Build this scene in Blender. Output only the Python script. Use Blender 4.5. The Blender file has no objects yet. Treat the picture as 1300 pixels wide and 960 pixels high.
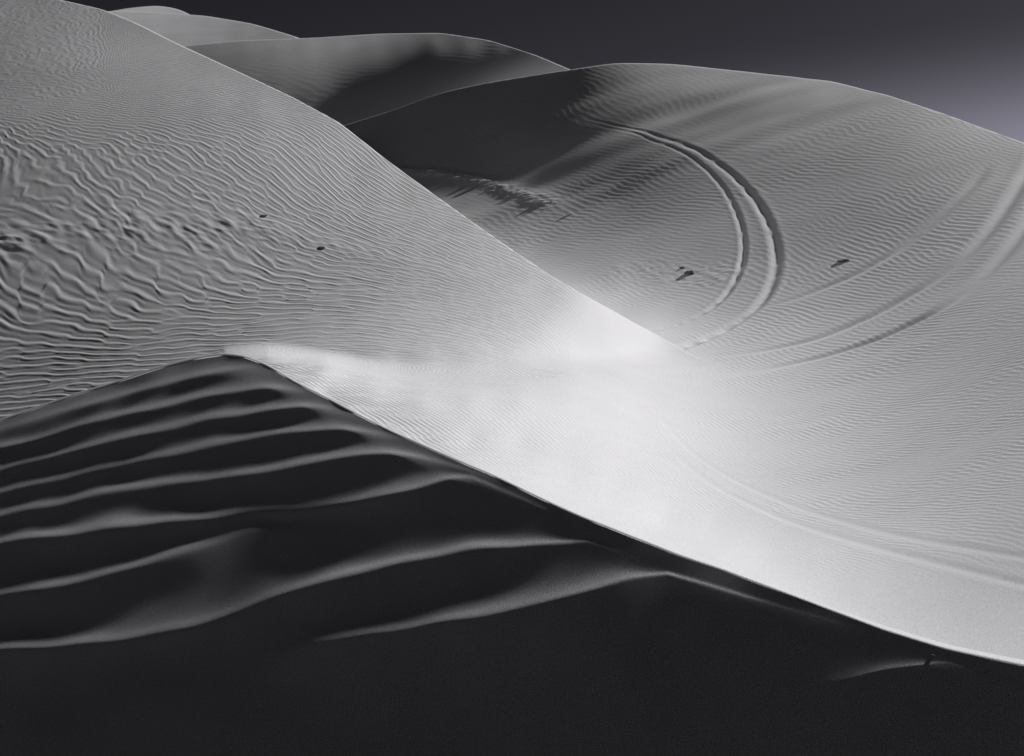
import bpy, math, numpy as np
from mathutils import Vector
F=1786.0; HOR=185.0; CAMZ=6.0
TH=math.atan((480-HOR)/F); ST,CT=math.sin(TH),math.cos(TH)
SUN_E=math.radians(22); SUN_A=math.radians(40)
SL=np.array([math.cos(SUN_E)*math.sin(SUN_A),math.cos(SUN_E)*math.cos(SUN_A),math.sin(SUN_E)])
ALB=.78
scene=bpy.context.scene; col=scene.collection

def ray(px,py):
    dy=(480-py)/F; den=CT+dy*ST
    return (px-650)/F/den, (-ST+dy*CT)/den
def gsm(a,s):
    if s<=0: return a
    n=int(3*s); k=np.exp(-0.5*(np.arange(-n,n+1)/s)**2); k/=k.sum()
    return np.convolve(np.pad(a,n,mode='edge'),k,mode='valid')
def curve(pts,px,s=8):
    p=np.array(pts,float)
    xs=np.arange(px.min()-40,px.max()+41,1.0)
    y=gsm(np.interp(xs,p[:,0],p[:,1]),s)
    return np.interp(px,xs,y)
def qbase(px,py):
    w=-ray(px,py)[1]
    return 0.5*(w+np.sqrt(w*w+0.01))/2.6
def rbf(pts,vals,lam):
    X=np.asarray(pts,float)/500.; n=len(X)
    d=np.sqrt(((X[:,None]-X[None])**2).sum(-1))+1e-9
    K=d*d*np.log(d)+lam*np.eye(n); Q=np.c_[np.ones(n),X]
    M=np.zeros((n+3,n+3)); M[:n,:n]=K; M[:n,n:]=Q; M[n:,:n]=Q.T
    w=np.linalg.solve(M,np.r_[np.asarray(vals,float),0,0,0])
    def f(px,py):
        x=np.asarray(px,float)/500; y=np.asarray(py,float)/500
        o=w[n]+w[n+1]*x+w[n+2]*y
        for i in range(n):
            d2=(x-X[i,0])**2+(y-X[i,1])**2+1e-12
            o=o+w[i]*0.5*d2*np.log(d2)
        return o
    return f
def prior(pts,lam=1.2e-3):
    p=np.array([q[:3] for q in pts],float)
    t=rbf(p[:,:2],np.log(1/p[:,2])-np.log(qbase(p[:,0],p[:,1])),lam)
    return lambda a,b: t(a,b)+np.log(qbase(a,b))
def tiltfield(pts,lam=4e-3):
    T=np.array(pts,float); lin=(T[:,2]/255.)**2.2
    tgt=np.clip(lin*math.pi/(5*ALB)-.015,-1,.60); tgt=np.where(T[:,2]<40,-.05,tgt)
    return rbf(T[:,:2],tgt,lam)
class Surf:
    """terrain sheet: spline of ln(1/distance) on a lattice of nodes, relaxed so its slopes take the wanted tilt to the sun"""
    def __init__(s,pf,nx,ny,sig,sx,sy,tgt,lamb=1.0,iters=30,ts=.02,v_over=None):
        s.n=n=len(nx); s.X=np.stack([nx,ny],-1)/500.0
        v=pf(nx,ny)-np.log(qbase(nx,ny))
        if v_over is not None:
            ok=~np.isnan(v_over); v[ok]=(v_over-np.log(qbase(nx,ny)))[ok]
        d=np.sqrt(((s.X[:,None]-s.X[None])**2).sum(-1))+1e-9
        K=d*d*np.log(d)+1e-6*np.eye(n); Q=np.c_[np.ones(n),s.X]
        M=np.zeros((n+3,n+3)); M[:n,:n]=K; M[:n,n:]=Q; M[n:,:n]=Q.T
        Mi=np.linalg.inv(M); E=Mi[:n,:n]; E=(E+E.T)/2; s.Mi=Mi
        h=3.0; P=[(sx-h,sy),(sx+h,sy),(sx,sy-h),(sx,sy+h)]
        Wm=[s.W(a,b) for a,b in P]; B0=[np.log(qbase(a,b)) for a,b in P]; R=[ray(a,b) for a,b in P]
        def nlq(lq):
            pt=[]
            for k in range(4):
                Y=np.exp(-lq[k]); pt.append(np.stack([R[k][0]*Y,Y,R[k][1]*Y],-1))
            N=np.cross(pt[1]-pt[0],pt[2]-pt[3]); N/=np.linalg.norm(N,axis=1)[:,None]+1e-15
            return N@SL
        LQ=lambda v:[B0[k]+Wm[k]@v for k in range(4)]
        tsv=ts*(1+3.5*np.clip(tgt,0,1)**1.3)
        v0=v.copy(); mu=.01
        def cost(v):
            r=(nlq(LQ(v))-tgt)/tsv; return r@r+(((v-v0)/sig)**2).sum()+lamb*v@E@v
        c=cost(v)
        for it in range(iters):
            L=LQ(v); f=nlq(L); J=0
            for k in range(4):
                L2=[l.copy() for l in L]; L2[k]+=1e-6
                J=J+((nlq(L2)-f)/1e-6)[:,None]*Wm[k]
            J=J/tsv[:,None]; r=(f-tgt)/tsv
            G=J.T@r+(v-v0)/sig**2+lamb*E@v; H=J.T@J+np.diag(1/sig**2)+lamb*E; ok=False
            for tr in range(7):
                dv=-np.linalg.solve(H+mu*np.diag(np.diag(H)),G); c2=cost(v+dv)
                if c2<c: ok=abs(c-c2)>1e-4*c; v=v+dv; c=c2; mu=max(mu*.3,1e-7); break
                mu*=4
            if not ok and it>4: break
        s.w=Mi@np.r_[v,0,0,0]; s.res=nlq(LQ(v))-tgt
    def W(s,px,py):
        P=np.stack([px,py],-1)/500.; d2=((P[:,None]-s.X[None])**2).sum(-1)+1e-12
        return np.c_[.5*d2*np.log(d2),np.ones(len(P)),P]@s.Mi[:,:s.n]
    def coarse(s,px,py):
        x=px/500; y=py/500; n=s.n
        o=s.w[n]+s.w[n+1]*x+s.w[n+2]*y
        for i in range(n):
            d2=(x-s.X[i,0])**2+(y-s.X[i,1])**2+1e-12
            o=o+s.w[i]*0.5*d2*np.log(d2)
        return o
    def __call__(s,px,py):
        # evaluated on a 6 px lattice, then cubic B-spline interpolation
        px=np.asarray(px,float); py=np.asarray(py,float)
        if not hasattr(s,'G'):
            s.gx=np.arange(-330,1640,6.0); s.gy=np.arange(-60,1260,6.0)
            GX,GY=np.meshgrid(s.gx,s.gy); s.G=s.coarse(GX,GY)
        u=np.clip((px-s.gx[0])/6,1.001,len(s.gx)-2.01); v=np.clip((py-s.gy[0])/6,1.001,len(s.gy)-2.01)
        i=u.astype(int); j=v.astype(int); a=u-i; b=v-j
        def w4(t): 
            return [(1-t)**3/6,(3*t**3-6*t*t+4)/6,(-3*t**3+3*t*t+3*t+1)/6,t**3/6]
        wa=w4(a); wb=w4(b); o=0
        for m in range(4):
            for k in range(4): o=o+wb[m]*wa[k]*s.G[j+m-1,i+k-1]
        return o+np.log(qbase(px,py))
def smooth(a,b,x):
    t=np.clip((x-a)/(b-a),0,1); return t*t*(3-2*t)
def noise(x,y,scale,seed,n=12,spread=0.5):
    r=np.random.RandomState(seed); o=np.zeros_like(x)
    for i in range(n):
        a=r.uniform(0,2*math.pi); k=2*math.pi/(scale*r.uniform(1-spread,1+spread)); ph=r.uniform(0,6.28)
        o+=np.sin(k*(math.cos(a)*x+math.sin(a)*y)+ph)
    return o/math.sqrt(n/2)
def ripple(U,V,seed,n=14,dk=.07,dv=.10,asym=.28,gain=1.6):
    r=np.random.RandomState(seed); re=np.zeros_like(U); im=np.zeros_like(U)
    for i in range(n):
        a=2*math.pi*(U*(1+r.normal(0,dk))+V*r.normal(0,dv))+r.uniform(0,6.28)
        re+=np.cos(a); im+=np.sin(a)
    amp=np.sqrt(re*re+im*im)/math.sqrt(n); c=re/(amp*math.sqrt(n)+1e-9); s=im/(amp*math.sqrt(n)+1e-9)
    h=c+asym*(c*c-s*s)*.6+asym*(2*s*c)*.8
    return h*np.tanh(amp*gain)

# ---------------------------------------------------------------- materials
def sand_mat(name,base,grain=.25,scale=260.0,mott=.05):
    m=bpy.data.materials.new(name); m.use_nodes=True; nt=m.node_tree; N=nt.nodes; Lk=nt.links
    b=N['Principled BSDF']; b.inputs['Roughness'].default_value=1.0
    b.inputs['Specular IOR Level'].default_value=0.1
    tc=N.new('ShaderNodeTexCoord')
    n1=N.new('ShaderNodeTexNoise'); n1.inputs['Scale'].default_value=.35; n1.inputs['Detail'].default_value=6
    n2=N.new('ShaderNodeTexNoise'); n2.inputs['Scale'].default_value=scale; n2.inputs['Detail'].default_value=3
    Lk.new(tc.outputs['Object'],n1.inputs['Vector']); Lk.new(tc.outputs['Object'],n2.inputs['Vector'])
    mr=N.new('ShaderNodeMapRange'); mr.inputs[1].default_value=.3; mr.inputs[2].default_value=.7
    mr.inputs[3].default_value=1-mott; mr.inputs[4].default_value=1+mott; Lk.new(n1.outputs['Fac'],mr.inputs[0])
    mr2=N.new('ShaderNodeMapRange'); mr2.inputs[1].default_value=.3; mr2.inputs[2].default_value=.7
    mr2.inputs[3].default_value=1-grain*.6; mr2.inputs[4].default_value=1+grain*.35; Lk.new(n2.outputs['Fac'],mr2.inputs[0])
    mu=N.new('ShaderNodeMath'); mu.operation='MULTIPLY'; Lk.new(mr.outputs[0],mu.inputs[0]); Lk.new(mr2.outputs[0],mu.inputs[1])
    vm=N.new('ShaderNodeVectorMath'); vm.operation='SCALE'; vm.inputs[0].default_value=base; Lk.new(mu.outputs[0],vm.inputs['Scale'])
    Lk.new(vm.outputs[0],b.inputs['Base Color'])
    bp=N.new('ShaderNodeBump'); bp.inputs['Strength'].default_value=grain; bp.inputs['Distance'].default_value=.003
    Lk.new(n2.outputs['Fac'],bp.inputs['Height']); Lk.new(bp.outputs[0],b.inputs['Normal'])
    return m
SAND=sand_mat('pale_sand',(ALB-.002,ALB-.008,ALB*1.03),.35,160.0)
SANDN=sand_mat('pale_sand_near',(.70,.695,.735),.8,260.0)
DARK=sand_mat('dark_crust',(.20,.20,.205),.4,60.0,.2)
CLOD=sand_mat('sand_crust',(.62,.62,.64),.4,60.0,.2)

# ---------------------------------------------------------------- meshes
def grid_mesh(name,P,mask=None,mat=SAND):
    nr,nc,_=P.shape
    idx=np.arange(nr*nc).reshape(nr,nc)
    f=np.stack([idx[:-1,:-1],idx[:-1,1:],idx[1:,1:],idx[1:,:-1]],-1).reshape(-1,4)
    if mask is not None: f=f[mask.reshape(-1)]
    used=np.zeros(nr*nc,bool); used[f.reshape(-1)]=True
    rem=np.cumsum(used)-1; V=P.reshape(-1,3)[used]; f=rem[f]
    me=bpy.data.meshes.new(name)
    me.vertices.add(len(V)); me.vertices.foreach_set('co',V.astype(np.float32).reshape(-1))
    me.loops.add(f.size); me.loops.foreach_set('vertex_index',f.astype(np.int32).reshape(-1))
    me.polygons.add(len(f)); me.polygons.foreach_set('loop_start',np.arange(0,f.size,4,dtype=np.int32))
    me.update(calc_edges=True); me.polygons.foreach_set('use_smooth',np.ones(len(f),bool)); me.update()
    me.materials.append(mat)
    o=bpy.data.objects.new(name,me); col.objects.link(o); return o
def struct(o,label,cat,group=None):
    o['kind']='structure'; o['label']=label; o['category']=cat
    if group: o['group']=group
    return o
def patch(px,bot,top,nr,lnq,delta,smax,ne,minslope=-.55,cmax=1.0,post=None):
    nc=len(px); t=np.linspace(0,1,nr)[:,None]
    PX=np.repeat(px[None],nr,0); PY=bot[None]+(top+delta-bot)[None]*t
    lq=lnq(PX,PY); Y=np.exp(-lq); rx,rz=ray(PX,PY)
    B=np.stack([rx*Y,Y,rz*Y],-1)
    hl=np.sqrt(1+rx*rx); R=Y*hl
    m=(B[-1,:,2]-B[-6,:,2])/(R[-1]-R[-6]+1e-9); m=gsm(np.clip(m,-1,1.2),12)
    rzt=rz[-1]/hl[-1]; df=np.maximum(m-rzt,0.01)
    c=np.clip(df*df*F/(4*delta*Y[-1]),.02,cmax)
    s=(np.linspace(0,1,ne+1)[1:,None]**2.2)*smax
    s1=np.maximum((m-minslope)/(2*c),0)[None]
    a=np.minimum(s,s1); z=m[None]*a-c[None]*a*a+np.maximum(s-s1,0)*minslope
    dx=(rx[-1]/hl[-1])[None]; dy=(1/hl[-1])[None]
    E=np.stack([B[-1,:,0][None]+dx*s,B[-1,:,1][None]+dy*s,B[-1,:,2][None]+z],-1)
    return np.concatenate([B,E],0),PX,PY,lq
def polyline(pts,n=90):
    p=np.array(pts,float); d=np.r_[0,np.cumsum(np.hypot(*np.diff(p,axis=0).T))]
    s=np.linspace(0,d[-1],n); x=np.interp(s,d,p[:,0]); y=np.interp(s,d,p[:,1])
    k=max(1.5,n*.03); return gsm(x,k),gsm(y,k)
def world_line(pts,lnq,n=90):
    x,y=polyline(pts,n); Y=np.exp(-lnq(x,y)); return np.c_[ray(x,y)[0]*Y,Y]
def dist(B,line,pad):
    lo=line.min(0)-pad; hi=line.max(0)+pad
    X=B[...,0];Y=B[...,1]
    D=np.full(X.shape,1e3); T=np.zeros(X.shape)
    m=(X>lo[0])&(X<hi[0])&(Y>lo[1])&(Y<hi[1]); x=X[m];y=Y[m]; d=np.full(x.shape,1e6); tt=np.zeros(x.shape)
    n=len(line)-1
    for i in range(n):
        a=line[i]; v=line[i+1]-a; L2=v@v+1e-12
        t=np.clip(((x-a[0])*v[0]+(y-a[1])*v[1])/L2,0,1)
        e=(x-a[0]-t*v[0])**2+(y-a[1]-t*v[1])**2
        u=e<d; d[u]=e[u]; tt[u]=((i+t)/n)[u]
    D[m]=np.sqrt(d); T[m]=tt; return D,T
def C1(pts,x): p=np.array(pts,float); return np.interp(x,p[:,0],p[:,1])

CREST=[(-250,615),(0,532),(50,514),(100,497),(150,482),(200,466),(250,453),(285,447),(310,450),(340,462),(380,485),(430,512),(500,548),(560,574),(620,600),(680,628),(740,655),(800,680),(860,703),(920,722),(980,745),(1050,772),(1120,797),(1200,820),(1300,842),(1550,905)]
BTOP=[(-250,200),(300,185),(430,162),(500,140),(560,118),(620,105),(700,92),(735,87),(780,80),(850,81),(900,86),(1000,97),(1060,104),(1130,122),(1200,145),(1300,182),(1550,262)]
ATOP=[(-250,-30),(0,-14),(75,0),(130,12),(180,33),(230,58),(300,90),(370,122),(430,155),(480,195),(530,232),(580,268),(640,310),(700,350),(760,385),(810,412),(860,440),(900,462)]
TOE=[(-250,640),(285,470),(340,470),(400,478),(480,486),(560,486),(640,468),(720,450),(790,440),(860,440)]
# ---- near slip face plane, affine in 1/Y
M3=np.array([[285,447,1],[1300,840,1],[0,870,1]],float); qc=np.linalg.solve(M3,np.array([1/9.,1/4.,1/5.635]))
def lnq_fg(px,py): return np.log(np.maximum(qc[0]*px+qc[1]*py+qc[2],.02))

px=np.arange(-250,1551,1.4); cr=curve(CREST,px,6)
FG,PX,PY,_=patch(px,np.full(len(px),1180.),cr,620,lnq_fg,3.0,2.2,50,minslope=-.30,cmax=16)
lines=[
 ([(-250,560),(0,500),(285,430),(1300,780),(1550,860)],0),
 ([(-250,610),(0,545),(150,505),(250,478),(330,462),(500,500),(800,640),(1300,800),(1550,880)],.7),
 ([(-250,640),(0,570),(150,532),(300,497),(390,492),(550,545),(800,655),(1300,810),(1550,890)],.85),
 ([(-250,665),(0,598),(150,562),(300,528),(400,516),(460,526),(600,585),(800,665),(1300,818),(1550,900)],.95),
 ([(-250,690),(0,627),(150,592),(300,562),(420,545),(520,556),(650,610),(800,675),(1300,826),(1550,905)],.95),
 ([(-250,720),(0,655),(150,625),(300,606),(400,590),(480,577),(560,585),(650,620),(800,685),(1300,832),(1550,910)],.95),
 ([(-250,740),(0,692),(60,686),(200,668),(330,652),(400,650),(500,632),(580,606),(640,609),(700,640),(800,695),(1300,838),(1550,915)],1),
 ([(-250,800),(0,760),(100,745),(200,716),(330,668),(400,672),(520,664),(620,650),(700,662),(800,702),(1300,844),(1550,920)],'a'),
 ([(-250,850),(0,830),(120,824),(250,800),(330,770),(420,740),(520,715),(620,698),(760,685),(850,712),(1300,850),(1550,925)],'b'),
 ([(-250,930),(0,905),(200,880),(380,822),(480,808),(600,790),(700,770),(800,738),(880,724),(960,744),(1100,800),(1300,858),(1550,930)],'c'),
 ([(-250,1010),(0,985),(400,945),(700,915),(900,895),(1050,868),(1120,850),(1200,838),(1300,846),(1400,890),(1550,940)],'d'),
 ([(-250,1090),(400,1030),(900,990),(1300,950),(1550,1000)],.3),
 ([(-250,1200),(400,1190),(900,1180),(1300,1185),(1550,1185)],0)]
LY=[];LA=[]
for i,(p,a) in enumerate(lines):
    y=curve(p,px,20)
    if LY: y=np.maximum(y,LY[-1]+7)
    if a=='a': am=1-smooth(320,420,px)
    elif a=='b': am=1-smooth(690,790,px)
    elif a=='c': am=(smooth(330,430,px)*.95+.05)*(1-.8*smooth(900,1020,px))
    elif a=='d': am=smooth(960,1180,px)*.42
    else: am=np.full(len(px),float(a))*(1-smooth(660,800,px))
    LY.append(y);LA.append(am)
nrf=PX.shape[0]; H=np.zeros(PX.shape)
rngw=noise(PX/100.,PY/100.,1.3,5)*1.0
PYw=PY+rngw*smooth(0,60,PY-cr[None])
Yf=1/np.exp(lnq_fg(PX,PY))
AM=[]
for i in range(len(LY)):
    up=LY[i]-LY[i-1] if i>0 else LY[1]-LY[0]
    dn=LY[i+1]-LY[i] if i<len(LY)-1 else up
    AM.append(gsm(LA[i]*.076*np.minimum(np.minimum(up,dn*1.3),58),20))
for i in range(len(LY)-1):
    sp=(LY[i+1]-LY[i])[None]; t=(PYw-LY[i][None])/sp; mk=(t>=0)&(t<1); t=np.clip(t,0,1)
    h=AM[i+1][None]*(.91*t**4.2+.09*t**1.5)+AM[i][None]*(1-t)**2.2
    H[mk]=h[mk]
H=H*Yf/F/.6
wsm=smooth(20,160,PY-cr[None])[1:-1]
for k in range(30):
    S=(H[:-2]+2*H[1:-1]+H[2:])/4
    H[1:-1]=S if k<7 else S*wsm+H[1:-1]*(1-wsm)
X_,Y_=FG[:nrf,:,0],FG[:nrf,:,1]
FG[:nrf,:,2]+=H*smooth(3,34,PY-cr[None])+noise(X_,Y_,1.4,9)*.0022+noise(X_,Y_,.45,19)*.0005
FG[nrf:,:,2]+=noise(FG[nrf:,:,0],FG[nrf:,:,1],1.4,9)*.0022

# ---- wide sheet: saddle, basin and the rounded dune beyond
_cx=np.arange(-250,1556,2.0); _cc=curve(CREST,_cx,6)
_lc=gsm(lnq_fg(_cx,_cc),22)-.045
Bp=[(1300,700,6.5),(1300,600,8.8),(1300,500,11.3),(1300,400,15.4),(1300,300,21.8),(1300,230,28.3),(1300,190,33),
 (1550,820,4.6),(1550,600,8.2),(1550,400,13),(1550,300,18),(1550,265,22),
 (1000,700,5.9),(1000,600,9.2),(1000,500,13.6),(1000,450,16.8),(1000,400,21.5),(1000,350,27.5),(1000,300,33.2),(1000,200,42),(1000,130,48.3),(1000,100,52.5),
 (1150,600,9),(1150,700,6.3),(1150,500,12.6),(1150,420,17.5),(1150,350,23.5),(1150,250,33),(1150,180,39.7),(1150,140,45),
 (750,560,8.6),(750,500,11.2),(750,450,14.0),(750,400,19.5),(750,360,25),(750,300,32.5),(750,230,37.2),(750,160,42.3),(750,110,47.5),(750,90,51.5),
 (850,600,8.3),(850,500,12.8),(850,440,16.6),(850,400,21.5),(850,350,28.5),(850,300,34.3),(850,230,39.3),(850,160,45),(850,110,50.3),(850,85,54.5),
 (600,108,55),(600,160,51),(600,220,45),(600,270,39),(600,350,29),
 (500,145,56),(500,180,52.5),(500,215,49),(500,300,38),(500,400,22),
 (650,520,9.7),(550,520,8.9),(550,490,10.1),(550,450,13.5),(550,380,23),
 (400,440,12.5),(400,350,26),(400,250,42),(400,180,56),
 (150,480,15),(0,500,16),(0,400,26),(0,250,44),(0,200,58),(-250,550,14),(-250,400,25),(-250,220,50)]
for cx in (370,420,470,550,640,730,820,910,1000,1090,1180,1270,1400,1550):
    Bp.append((cx,float(C1(CREST,cx)),1/math.exp(float(np.interp(cx,_cx,_lc)))))
Bt=[(600,130,28),(560,170,28),(650,120,30),(700,110,38),(500,170,26),(640,185,34),(560,196,38),(700,170,40),(720,140,40),(640,248,92),(680,228,62),(700,275,104),(600,222,76),(560,215,62),(620,265,100),
 (760,120,60),(760,190,52),(780,235,64),(760,270,92),(760,330,118),(800,110,92),(850,100,112),(850,140,100),(820,190,68),(870,220,86),(850,300,104),(900,380,132),(850,380,148),
 (680,310,120),(720,345,138),(760,368,154),(800,390,168),(850,415,180),(900,420,165),
 (950,110,118),(950,180,98),(1000,150,112),(950,250,104),(1030,230,104),(1100,140,120),(1100,220,108),(1100,300,110),(1050,350,120),(1000,420,148),
 (1200,180,130),(1200,260,116),(1200,350,120),(1280,220,134),(1280,330,122),(1400,300,122),(1400,450,125),(1100,450,144),(1200,450,132),(1280,450,127),
 (900,470,200),(1000,500,178),(1100,530,160),(1200,550,148),(1280,560,143),(1400,600,145),
 (850,450,208),(780,450,216),(700,490,216),(650,490,208),(620,530,214),(700,560,220),(760,530,222),(800,500,222),(870,530,216),(800,600,222),(850,580,220),(900,600,212),(900,650,214),(1000,620,190),(1100,650,172),(1000,690,200),
 (1200,670,162),(1100,730,190),(1280,680,156),(1200,770,182),(1290,790,174),(1500,820,170),(540,540,210),(480,510,202),(410,488,188),(360,466,176)]
pB0=prior(Bp)
tB=tiltfield(Bt)
NX,NY=np.meshgrid(np.arange(-270,1600,62.),np.arange(60,960,50.)); NX=NX.ravel();NY=NY.ravel()
tN=C1(BTOP,NX); k=(NY>tN-60)&(NY<C1(CREST,NX)-22); NX,NY=NX[k],NY[k]
ex=np.arange(-270,1600,62.); NXa=np.r_[NX,ex]; NYa=np.r_[NY,np.interp(ex,_cx,gsm(_cc,12))]
vo=np.full(len(NXa),np.nan); vo[len(NX):]=np.interp(ex,_cx,_lc); vo[len(NX):][ex<340]=np.nan
hid=(NXa<850)&(NYa>C1(ATOP,NXa)-10)&(NYa<C1(TOE,NXa)-12)
sg=np.where(hid,.04,.15); sg[len(NX):]=np.where(ex<340,.05,.012)
sg=np.where((np.abs(NXa-870)<30)&(NYa>400)&(NYa<470),.06,sg)
SX,SY=np.meshgrid(np.arange(354,1540,26.),np.arange(90,880,20.)); SX=SX.ravel();SY=SY.ravel()
vis=(SY>C1(BTOP,SX)+10)&(SY<C1(CREST,SX)-6)&((SX>862)|((SX>440)&(SY<C1(ATOP,SX)-8))|(SY>C1(TOE,SX)-8))
SX,SY=SX[vis],SY[vis]
# a few more along the thin start of the bright strip
SX=np.r_[SX,[352,366,380,395,410]]; SY=np.r_[SY,[464,470,478,486,490]]
lnB0=Surf(pB0,NXa,NYa,sg,SX,SY,tB(SX,SY),lamb=4.0,v_over=vo)

# ---- steep rippled dune on the left: base shape
Ap=[(75,10,24),(75,60,20.8),(75,150,17.6),(75,250,15.2),(75,350,13.1),(75,450,11.6),(75,515,10.9),
 (-250,10,26),(-250,150,18.8),(-250,350,13.4),(-250,500,11.3),(-250,640,9.9),(-90,80,20.5),(-90,250,15.3),(-90,400,12.5),
 (230,68,20.3),(370,132,18),(430,165,17.2),(530,242,16.6),(640,320,16.6),(700,358,16.6),(760,393,16.5),(810,420,16.3),(850,445,16.4),(880,455,18.5),
 (200,150,17.5),(200,250,15.1),(200,350,13.1),(200,440,11.7),
 (330,180,16.4),(330,250,14.8),(330,350,12.9),(330,430,11.6),(330,470,11),
 (430,220,15.6),(430,300,13.9),(430,380,12.4),
 (500,280,15.1),(500,350,13.4),(500,420,11.9),(500,480,10.7),(500,530,9.7),
 (620,370,14.6),(620,430,12.8),(620,480,11.3),(620,540,10),
 (740,420,15.1),(740,450,13.8),(740,500,12.2),(400,500,10.2),(850,520,12.6),(1000,520,15.5)]
At=[(-200,100,116),(-100,100,116),(-100,300,108),(-200,450,104),(-100,450,104),(20,60,118),(20,150,118),(20,250,108),(20,400,108),(20,480,104),(100,60,128),(100,150,128),(100,250,116),(100,350,118),(100,450,114),
 (200,100,136),(200,200,130),(200,300,120),(200,400,122),(300,150,142),(300,250,132),(300,350,130),(300,430,134),
 (400,220,148),(400,320,140),(400,400,144),(400,455,158),(500,270,154),(500,350,152),(500,420,164),(500,460,180),(600,330,168),(600,400,178),(600,445,194),(700,370,188),(700,420,206),(760,412,208),(810,432,210)]
pA0=prior(Ap); tA=tiltfield(At)
NX,NY=np.meshgrid(np.arange(-270,960,60.),np.arange(-60,720,48.)); NX=NX.ravel();NY=NY.ravel()
k=(NY>C1(ATOP,NX)-55)&(NY<C1(CREST,NX)+90)&(NY<C1(TOE,NX)+110); NX,NY=NX[k],NY[k]
# the toe runs out onto the saddle: its guide depths there come from the saddle sheet itself
va=pA0(NX,NY); bb=lnB0(NX,NY); nt=smooth(-45,30,NY-C1(TOE,NX))*smooth(400,480,NX); va=va*(1-nt)+(bb-.02-.0022*np.maximum(NY-C1(TOE,NX),0))*nt
sg=np.where((NY>C1(TOE,NX)-12),.03,.10); sg=np.where((NX<300)&(NY>C1(CREST,NX)-20),.04,sg); sg=np.where((NX>640),.05,sg)
SX,SY=np.meshgrid(np.arange(-260,840,28.),np.arange(-20,620,16.)); SX=SX.ravel();SY=SY.ravel()
vis=(SY>C1(ATOP,SX)+8)&(SY<C1(CREST,SX)-6)&(SY<C1(TOE,SX)-4); SX,SY=SX[vis],SY[vis]
lnA0=Surf(pA0,NX,NY,sg,SX,SY,tA(SX,SY),lamb=1.5,v_over=va); KK=.12

_corr=gsm((_lc-lnB0(_cx,_cc))*smooth(315,380,_cx),16); _sig=25+60*smooth(340,560,_cx)
def lnB(x,y):
    c=np.interp(x,_cx,_cc); k=np.interp(x,_cx,_corr); s=np.interp(x,_cx,_sig)
    b=lnB0(x,y)+k*np.exp(-((y-c)/s)**2)
    # the basin floor stays behind the left dune
    a=lnA0(x,y)-.15; m=smooth(8,55,C1(TOE,x)-y)*(1-smooth(740,820,x))*smooth(-34,-8,y-C1(ATOP,x))
    kk=.08; h=np.maximum(kk-np.abs(a-b),0)/kk; sm=np.minimum(a,b)-h**3*kk/6
    return b+m*(sm-b)
pxb=np.arange(-250,1551,1.1); crb=curve(CREST,pxb,6)
BB,PXb,PYb,lqb=patch(pxb,crb+1,curve(BTOP,pxb,12),680,lnB,1.6,30,70,cmax=6.0)
nb=PXb.shape[0]
# points, half width, depth, fade in, fade out, roughness, growth of depth along the track, label
tracks=[
 ([(690,150),(745,156),(800,166),(850,185),(890,207),(920,238),(937,270),(946,305),(943,340),(924,375),(893,400),(850,416),(805,424)],.056,.015,.45,.97,1,1.2,'inner of two looping tyre tracks on the rounded dune'),
 ([(700,146),(770,156),(830,168),(885,190),(930,220),(965,258),(984,300),(989,340),(974,380),(940,408),(900,430),(840,448)],.078,.025,.45,.97,1,.8,'outer of two looping tyre tracks, the darkest groove in the sand'),
 ([(1330,175),(1300,228),(1270,275),(1235,318),(1180,360),(1110,400),(1040,430),(960,448),(860,458)],.125,.052,.05,.75,.1,-.78,'wide tyre track sweeping down from the right edge, left rut'),
 ([(1350,205),(1323,255),(1293,302),(1254,347),(1199,390),(1124,427),(1050,452),(960,472),(870,484)],.125,.052,.05,.75,.1,-.78,'wide tyre track sweeping down from the right edge, right rut'),
 ([(1262,200),(1240,232),(1190,278),(1140,318),(1080,352),(1010,380),(930,400)],.11,.032,.12,.6,.2,-.5,'faint straight tyre track between the loop and the wide ruts'),
 ([(800,470),(835,525),(870,570),(930,610),(1020,648),(1130,678),(1300,708),(1450,725)],.032,.0024,.3,.8,.4,0,'upper faint tyre track across the brightest sand'),
 ([(815,520),(850,572),(905,618),(1000,662),(1100,692),(1200,717),(1300,742),(1450,775)],.035,.0028,.3,.8,.4,0,'lower faint tyre track across the brightest sand')]
nz=np.zeros(BB.shape[:2]); supp=np.ones(BB.shape[:2]); tmask=[]
for q,(pts,w,dep,f0,f1,rgh,gr,lab) in enumerate(tracks):
    D,T=dist(BB,world_line(pts,lnB),3*w+1)
    fade=smooth(0,f0,T)*(1-smooth(f1,1,T)); dd=dep*(1+gr*smooth(.3,.95,T))
    wob=1+rgh*(.10*np.sin(T*60+q)+.08*np.sin(T*143+1)+.12*noise(T*100,T*0+q,2.2,200+q))
    nz+=fade*dd*(-np.exp(-(D/w)**2)*wob+.12*np.exp(-((D-2.0*w)/(.75*w))**2)*wob)
    supp*=1-.85*fade*np.exp(-(D/(1.7*w))**4); D[nb-1:]=1e3; tmask.append(((D<1.9*w)&(T>.10)&(T<.97),w))
X_,Y_=BB[...,0],BB[...,1]
SC=world_line([(500,214),(560,220),(600,228),(640,240),(690,258),(730,272)],lnB)
D,T=dist(BB,SC,3); e=np.exp(-(D/(.22+.2*T))**2)
nz+=e*(.022+np.abs(noise(X_,Y_,.7,21))*.010+np.abs(noise(X_,Y_,.3,22))*.006)*(1-smooth(.75,1,T))
SC2=world_line([(800,340),(830,345),(875,348),(915,352)],lnB); D,T=dist(BB,SC2,3)
nz+=np.exp(-(D/.6)**2)*np.abs(noise(X_,Y_,.5,23))*.005
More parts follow.
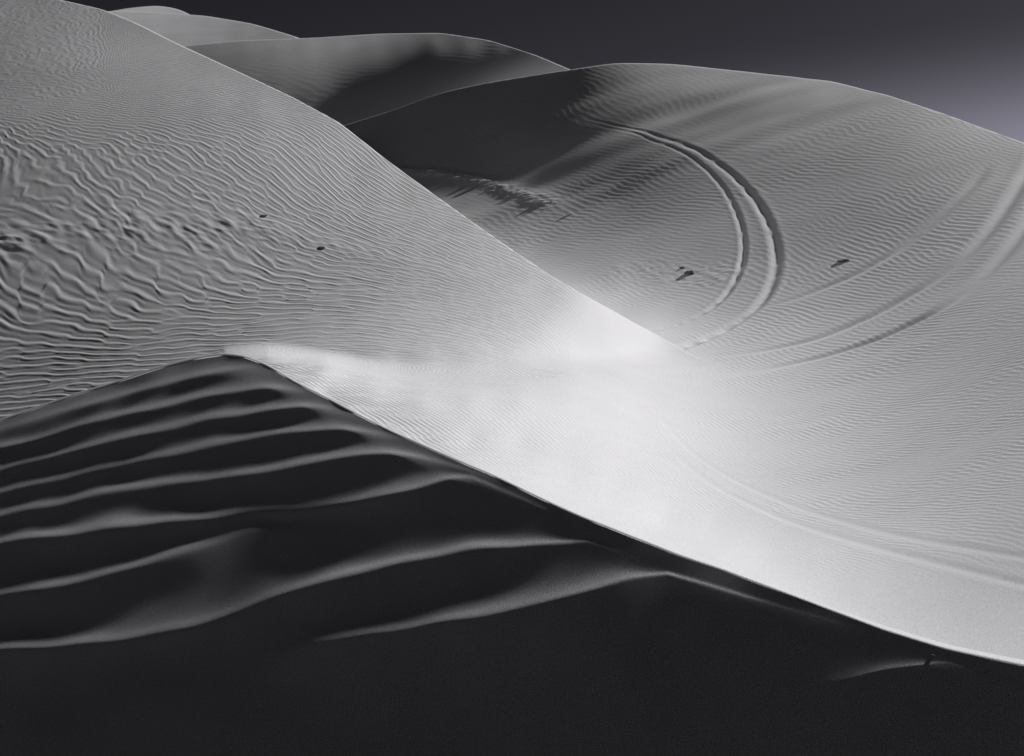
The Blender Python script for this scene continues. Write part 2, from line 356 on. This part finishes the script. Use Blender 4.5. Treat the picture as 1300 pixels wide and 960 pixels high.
# ripple field whose spacing widens away from the crest
def dispB(X_,Y_):
    xc=X_-.6; yc=np.maximum(Y_+1.2,1.); ln=np.log(yc)
    wx=noise(X_/yc*10,ln*10,3.1,31)*.003+noise(X_/yc*10,ln*10,1.1,32)*.0006
    U=(xc/yc+.45*ln+wx)/.0056; V=(ln-.45*xc/yc)/.0056
    per=.0052*yc
    amp=(.029-.015*smooth(14,30,Y_)-.0105*smooth(33,44,Y_))*(.75+.45*smooth(-.8,1.2,noise(X_/yc*10,ln*10,2.3,33)))*per*smooth(4.4,7.5,Y_)
    return ripple(U,V,41,dv=.13)*amp*1.1
def dispB2(X_,Y_): return noise(X_,Y_,8,51)*.004*smooth(15,30,Y_)+noise(X_,Y_,2.6,52)*.0010*smooth(9,20,Y_)
nz+=dispB(X_,Y_)*supp+dispB2(X_,Y_)
# wind-drawn swells on the shaded shoulder
sw=noise((X_+.5*Y_)*.7,(Y_-.5*X_)*.8,4.6,56)
nz+=sw*.030*smooth(35,40,Y_)*(1-smooth(46,52,Y_))*smooth(-4,1,X_)*(1-.75*smooth(5,10,X_))
BB[...,2]+=nz
allm=np.zeros((BB.shape[0]-1,BB.shape[1]-1),bool)
BBw=BB+np.array([0,0,CAMZ])
for (mk,w),tr in zip(tmask,tracks):
    fm=mk[:-1,:-1]&mk[1:,1:]&mk[:-1,1:]&mk[1:,:-1]&~allm
    allm|=fm
    struct(grid_mesh('tyre_track',BBw,fm),tr[-1],'tyre track','tyre tracks in the sand')
struct(grid_mesh('sand_dune',BBw,~allm),'broad rounded dune with looping tyre tracks and a bright rippled apron','sand dune')

def lnA(px,py):
    a=lnA0(px,py); b=lnB(px,py); h=np.maximum(KK-np.abs(a-b),0)/KK
    lnA.d=a-b
    return np.maximum(a,b)+h**3*KK/6
pxa=np.arange(-250,900,1.0); cra=curve(CREST,pxa,6)
AA,PXa,PYa,lqa=patch(pxa,cra+12,curve(ATOP,pxa,8),600,lnA,1.5,9,70,cmax=6)
dA=lnA.d; keep=np.ones((AA.shape[0],AA.shape[1]),bool); keep[:dA.shape[0]]=dA>-KK
keep[dA.shape[0]:]=keep[dA.shape[0]-1][None]
dfull=np.concatenate([dA,np.repeat(dA[-1:],AA.shape[0]-dA.shape[0],0)],0)
X_,Y_=AA[...,0],AA[...,1]
g=.58*smooth(11.8,17.5,Y_)-.02
low=1-smooth(13.2,15.2,Y_+.3*noise(X_,Y_,2.,63))
left=1-smooth(-2.6,.3,X_); LL=low*left
SA=world_line([(-250,330),(0,305),(150,288),(300,278),(410,312),(620,352)],lnA0); D,T=dist(AA,SA,3)
wob=.25*noise(X_,Y_*0,1.3,90)
ch=np.exp(-(D/(.24+.08*wob))**2)*(1-smooth(-2.2,.6,X_))
wA=noise(X_,Y_,3.4,61)*.045+noise(X_,Y_,1.2,62)*(.006+.004*LL)+noise(X_,Y_,.40,64)*(.0035+.002*LL)
u=Y_+X_*g+wA
hA=ripple(u/.092,X_/.092,71,dk=.13,dv=.24,n=24,asym=.55,gain=3.0)
hL=ripple(u/.115,X_/.115,75,dk=.12,dv=.21,n=24,asym=.55,gain=3.0)
hF=ripple(u/.055,X_/.055,72,dk=.08,dv=.14,gain=2.5)
bl=smooth(.25,.75,LL+.15*noise(X_,Y_,1.4,76))
na=hA*.0018*(1-bl)+hL*.0026*bl+hF*.0006
na*=1-.5*smooth(.0,2.5,X_)
# scuffed trail: shallow foot-sized scuffs with raised rims
rs=np.random.RandomState(17); sc=np.zeros_like(X_)
for k in range(90):
    i=rs.randint(6,int(len(SA)*.68)); cx=SA[i,0]+rs.normal(0,.05); cy=SA[i,1]+rs.normal(0,.12); r0=rs.uniform(.03,.06); dd=rs.uniform(.3,1.0)
    m=(np.abs(X_-cx)<.4)&(np.abs(Y_-cy)<.4); q=((X_[m]-cx)/(r0*1.8))**2+((Y_[m]-cy)/r0)**2
    sc[m]+=dd*(-.0024*np.exp(-q)+.0032*np.exp(-(np.sqrt(q)-1.7)**2/.35))
na=na*(1-.3*ch)+sc+ch*(noise(X_,Y_,.2,82)*.0010+.005)
na+=noise(X_,Y_,3.2,83)*.003
wA_=smooth(-KK,KK*.9,dfull)
na=na*wA_+(dispB(X_,Y_)+dispB2(X_,Y_))*(1-wA_)-.003*(1-smooth(-KK,-KK*.55,dfull))
AA[...,2]+=na
kf=keep[:-1,:-1]&keep[1:,1:]&keep[:-1,1:]&keep[1:,:-1]
struct(grid_mesh('sand_dune',AA+np.array([0,0,CAMZ]),kf),'steep dune densely covered in wind ripples, filling the upper left','sand dune')
struct(grid_mesh('sand_dune',FG+np.array([0,0,CAMZ]),None,SANDN),'shadowed slip face in front, crossed by broad soft sand ridges','sand dune')

# ---- far dunes
def far(pts,top,bot,x0,x1,label,delta,rp,ra,seed,step=1.5,nr=140,tilt=(),vbot=None):
    ns=40.
    NX,NY=np.meshgrid(np.arange(x0-30,x1+31,ns),np.arange(0,bot+30,28.)); NX=NX.ravel();NY=NY.ravel(); k=NY>C1(top,NX)-30; NX,NY=NX[k],NY[k]
    SX,SY=np.meshgrid(np.arange(x0,x1,16.),np.arange(5,bot,8.)); SX=SX.ravel();SY=SY.ravel(); k=(SY>C1(top,SX)+2)&(SY<C1(vbot,SX)); SX,SY=SX[k],SY[k]
    lq=Surf(prior(pts,1e-3),NX,NY,np.full(len(NX),.10),SX,SY,tiltfield(tilt)(SX,SY),lamb=.5); p=np.arange(x0,x1,step)
    G,_,_,_=patch(p,np.full(len(p),float(bot)),curve(top,p,8),nr,lq,delta,60,50,cmax=8.0)
    x,y=G[...,0],G[...,1]
    G[...,2]+=ripple((y*.8+x*.5+noise(x,y,9,seed)*.15)/rp,(x-.5*y)/rp,seed+1)*ra
    struct(grid_mesh('sand_dune',G+np.array([0,0,CAMZ])),label,'sand dune')
far([(150,60,90),(250,70,85),(250,110,76),(250,180,62),(400,55,86),(400,90,78),(400,130,70.5),(400,190,61),(480,50,86),(480,90,79.5),(480,140,73),
     (560,50,84),(560,80,80.3),(560,110,77.3),(560,180,71),(640,62,81),(640,85,78.8),(640,110,76.8),(640,180,72),(720,90,78.5),(720,130,76),(800,130,77),(800,200,72)],
    [(100,75),(250,57),(300,52),(400,48),(480,43),(560,42),(620,51),(680,70),(735,93),(780,122),(860,180)],210,100,860,'middle distance dune with a dark shaded flank behind the crests',1.2,.5,.0018,101,
    tilt=[(200,70,92),(300,75,94),(350,80,102),(300,95,92),(420,85,98),(400,125,74),(430,145,38),(480,62,98),(500,82,60),(470,110,36),(480,130,24),(590,60,80),(540,85,38),(560,100,24),(520,115,24),(640,68,50),(640,88,24),(690,86,26),(600,100,22),(560,118,20)],
    vbot=[(100,70),(230,70),(300,95),(430,160),(500,140),(560,118),(620,105),(700,92),(735,88),(860,60)])
far([(0,30,130),(200,25,128),(350,50,125),(0,120,95),(200,100,100),(400,120,98),(450,90,110)],
    [(-100,30),(0,18),(110,14),(200,16),(260,20),(320,30),(380,48),(460,85)],140,-60,460,'distant pale dune top behind the middle dune',1.2,.7,.002,111,
    tilt=[(100,30,140),(200,28,140),(260,35,132),(320,42,120),(400,70,110)],vbot=[(-60,60),(230,62),(460,90)])
far([(100,20,175),(180,14,172),(240,22,172),(100,80,135),(240,80,138)],
    [(80,26),(130,16),(165,10),(200,7),(225,11),(237,16),(260,30)],100,80,262,'farthest small dune top on the skyline',1.2,.9,.003,121,tilt=[(200,14,150),(120,20,150),(240,20,140),(200,40,150)],vbot=[(80,30),(262,30)])
# desert floor reaching the horizon
r=4000.; n=40; gx=np.linspace(-r,r,n); GX,GY=np.meshgrid(gx,gx); G=np.stack([GX,GY,np.full_like(GX,-1.2)],-1)
struct(grid_mesh('ground',G),'flat pale desert floor beyond the dunes','ground')

# ---------------------------------------------------------------- small crust lumps lying on the sand
def locate(Pw,PXg,PYg,x,y):
    k=np.argmin((PXg-x)**2+(PYg-y)**2); i,j=np.unravel_index(k,PXg.shape); return Pw[i,j]
import bmesh
def lump(name,cat,label,pos,size,mat,seed,group=None):
    r=np.random.RandomState(seed); bm=bmesh.new(); bmesh.ops.create_icosphere(bm,subdivisions=4,radius=1)
    ks=[(r.normal(0,1,3)*s,r.uniform(0,6.28),a) for s,a in ((1.6,.16),(1.8,.14),(3.5,.09),(4,.08),(8,.035),(9,.03))]
    for v in bm.verts:
        c=np.array(v.co); f=1+sum(a*math.sin(k@c+p) for k,p,a in ks)
        c=c*f; c[2]=max(c[2],-.35); v.co=c*np.array(size)
    me=bpy.data.meshes.new(name); bm.to_mesh(me); bm.free(); me.materials.append(mat)
    me.polygons.foreach_set('use_smooth',np.ones(len(me.polygons),bool))
    o=bpy.data.objects.new(name,me); col.objects.link(o); o.location=pos; o.rotation_euler[2]=r.uniform(-.4,.4)
    o['label']=label; o['category']=cat
    if group:o['group']=group
AAw=AA+np.array([0,0,CAMZ]); FGw=FG+np.array([0,0,CAMZ])
pB=lambda x,y: locate(BBw[:nb],PXb,PYb,x,y)
pA=lambda x,y: locate(AAw[:PXa.shape[0]],PXa,PYa,x,y)
pF=lambda x,y: locate(FGw[:nrf],PX,PY,x,y)
lump('crust_lump','lump','dark lump lying inside the looping tyre tracks',pB(876,347),(.11,.12,.045),DARK,1)
lump('crust_lump','lump','smaller dark lump just left of the one inside the tyre loop',pB(866,341),(.05,.05,.03),DARK,2)
lump('dark_stone','stone','flat dark stone alone between the tyre loop and the wide ruts',pB(1071,331),(.11,.12,.03),DARK,3)
lump('small_pebble','pebble','tiny dark pebble near the lower right corner on the shadowed crest',pF(1184,831),(.007,.007,.004),DARK,4)
lump('sand_clod','clod','sand clod on the rippled left dune at the end of the disturbed band',pA(409,315),(.04,.03,.010),CLOD,5)
lump('sand_clod','clod','sand clod on the left dune higher up the disturbed band',pA(336,273),(.04,.03,.006),CLOD,6)
rr=np.random.RandomState(8)
for k in range(12):
    t=k/11; x=530+t*190+rr.uniform(-8,8); y=np.interp(x,[500,600,690,790],[214,228,258,292])+rr.uniform(-4,3)
    s=rr.uniform(.05,.10)
    lump('sand_clod','clod','one of the crumbled clods along the broken ridge in the shaded hollow',pB(x,y),(s*1.8,s,s*.28),SAND,20+k,'clods along the broken ridge')

# ---------------------------------------------------------------- light, sky, camera
sd=bpy.data.lights.new('sun','SUN'); sd.energy=5.0; sd.angle=math.radians(1.5); sd.color=(1,.992,.98)
so=bpy.data.objects.new('sun',sd); col.objects.link(so); so.rotation_euler=Vector(SL).to_track_quat('Z','Y').to_euler()
w=bpy.data.worlds.new('World'); scene.world=w; w.use_nodes=True; nt=w.node_tree; N=nt.nodes; Lk=nt.links
bg=N['Background']; sky=N.new('ShaderNodeTexSky'); sky.sky_type='NISHITA'; sky.sun_disc=False
sky.sun_elevation=SUN_E; sky.sun_rotation=SUN_A; sky.altitude=400
sp=N.new('ShaderNodeSeparateColor'); Lk.new(sky.outputs[0],sp.inputs[0])
tc=N.new('ShaderNodeTexCoord'); sx=N.new('ShaderNodeSeparateXYZ'); Lk.new(tc.outputs['Generated'],sx.inputs[0])
ad=N.new('ShaderNodeMath'); ad.operation='MULTIPLY_ADD'; ad.inputs[1].default_value=-.10; Lk.new(sx.outputs[0],ad.inputs[0]); Lk.new(sx.outputs[2],ad.inputs[2])
mr=N.new('ShaderNodeMapRange'); mr.interpolation_type='SMOOTHSTEP'; mr.inputs[1].default_value=-.06; mr.inputs[2].default_value=.055; mr.inputs[3].default_value=.52; mr.inputs[4].default_value=.135
Lk.new(ad.outputs[0],mr.inputs[0])
mz=N.new('ShaderNodeMapRange'); mz.inputs[1].default_value=.12; mz.inputs[2].default_value=.5; mz.inputs[3].default_value=1; mz.inputs[4].default_value=.5; Lk.new(sx.outputs[2],mz.inputs[0])
mu0=N.new('ShaderNodeMath'); mu0.operation='MULTIPLY'; Lk.new(mr.outputs[0],mu0.inputs[0]); Lk.new(mz.outputs[0],mu0.inputs[1])
mu=N.new('ShaderNodeMath'); mu.operation='MULTIPLY'; Lk.new(sp.outputs[0],mu.inputs[0]); Lk.new(mu0.outputs[0],mu.inputs[1])
vs=N.new('ShaderNodeVectorMath'); vs.operation='SCALE'; vs.inputs[0].default_value=(.95,.93,1.14); Lk.new(mu.outputs[0],vs.inputs['Scale'])
Lk.new(vs.outputs[0],bg.inputs[0]); bg.inputs[1].default_value=.024
cd=bpy.data.cameras.new('camera'); cd.sensor_fit='HORIZONTAL'; cd.angle=2*math.atan(650/F); cd.clip_end=9000; cd.clip_start=.05
co=bpy.data.objects.new('camera',cd); col.objects.link(co); co.location=(0,0,CAMZ); co.rotation_euler=(math.pi/2-TH,0,0)
scene.camera=co
scene.view_settings.view_transform='Standard'; scene.view_settings.look='None'; scene.view_settings.exposure=0
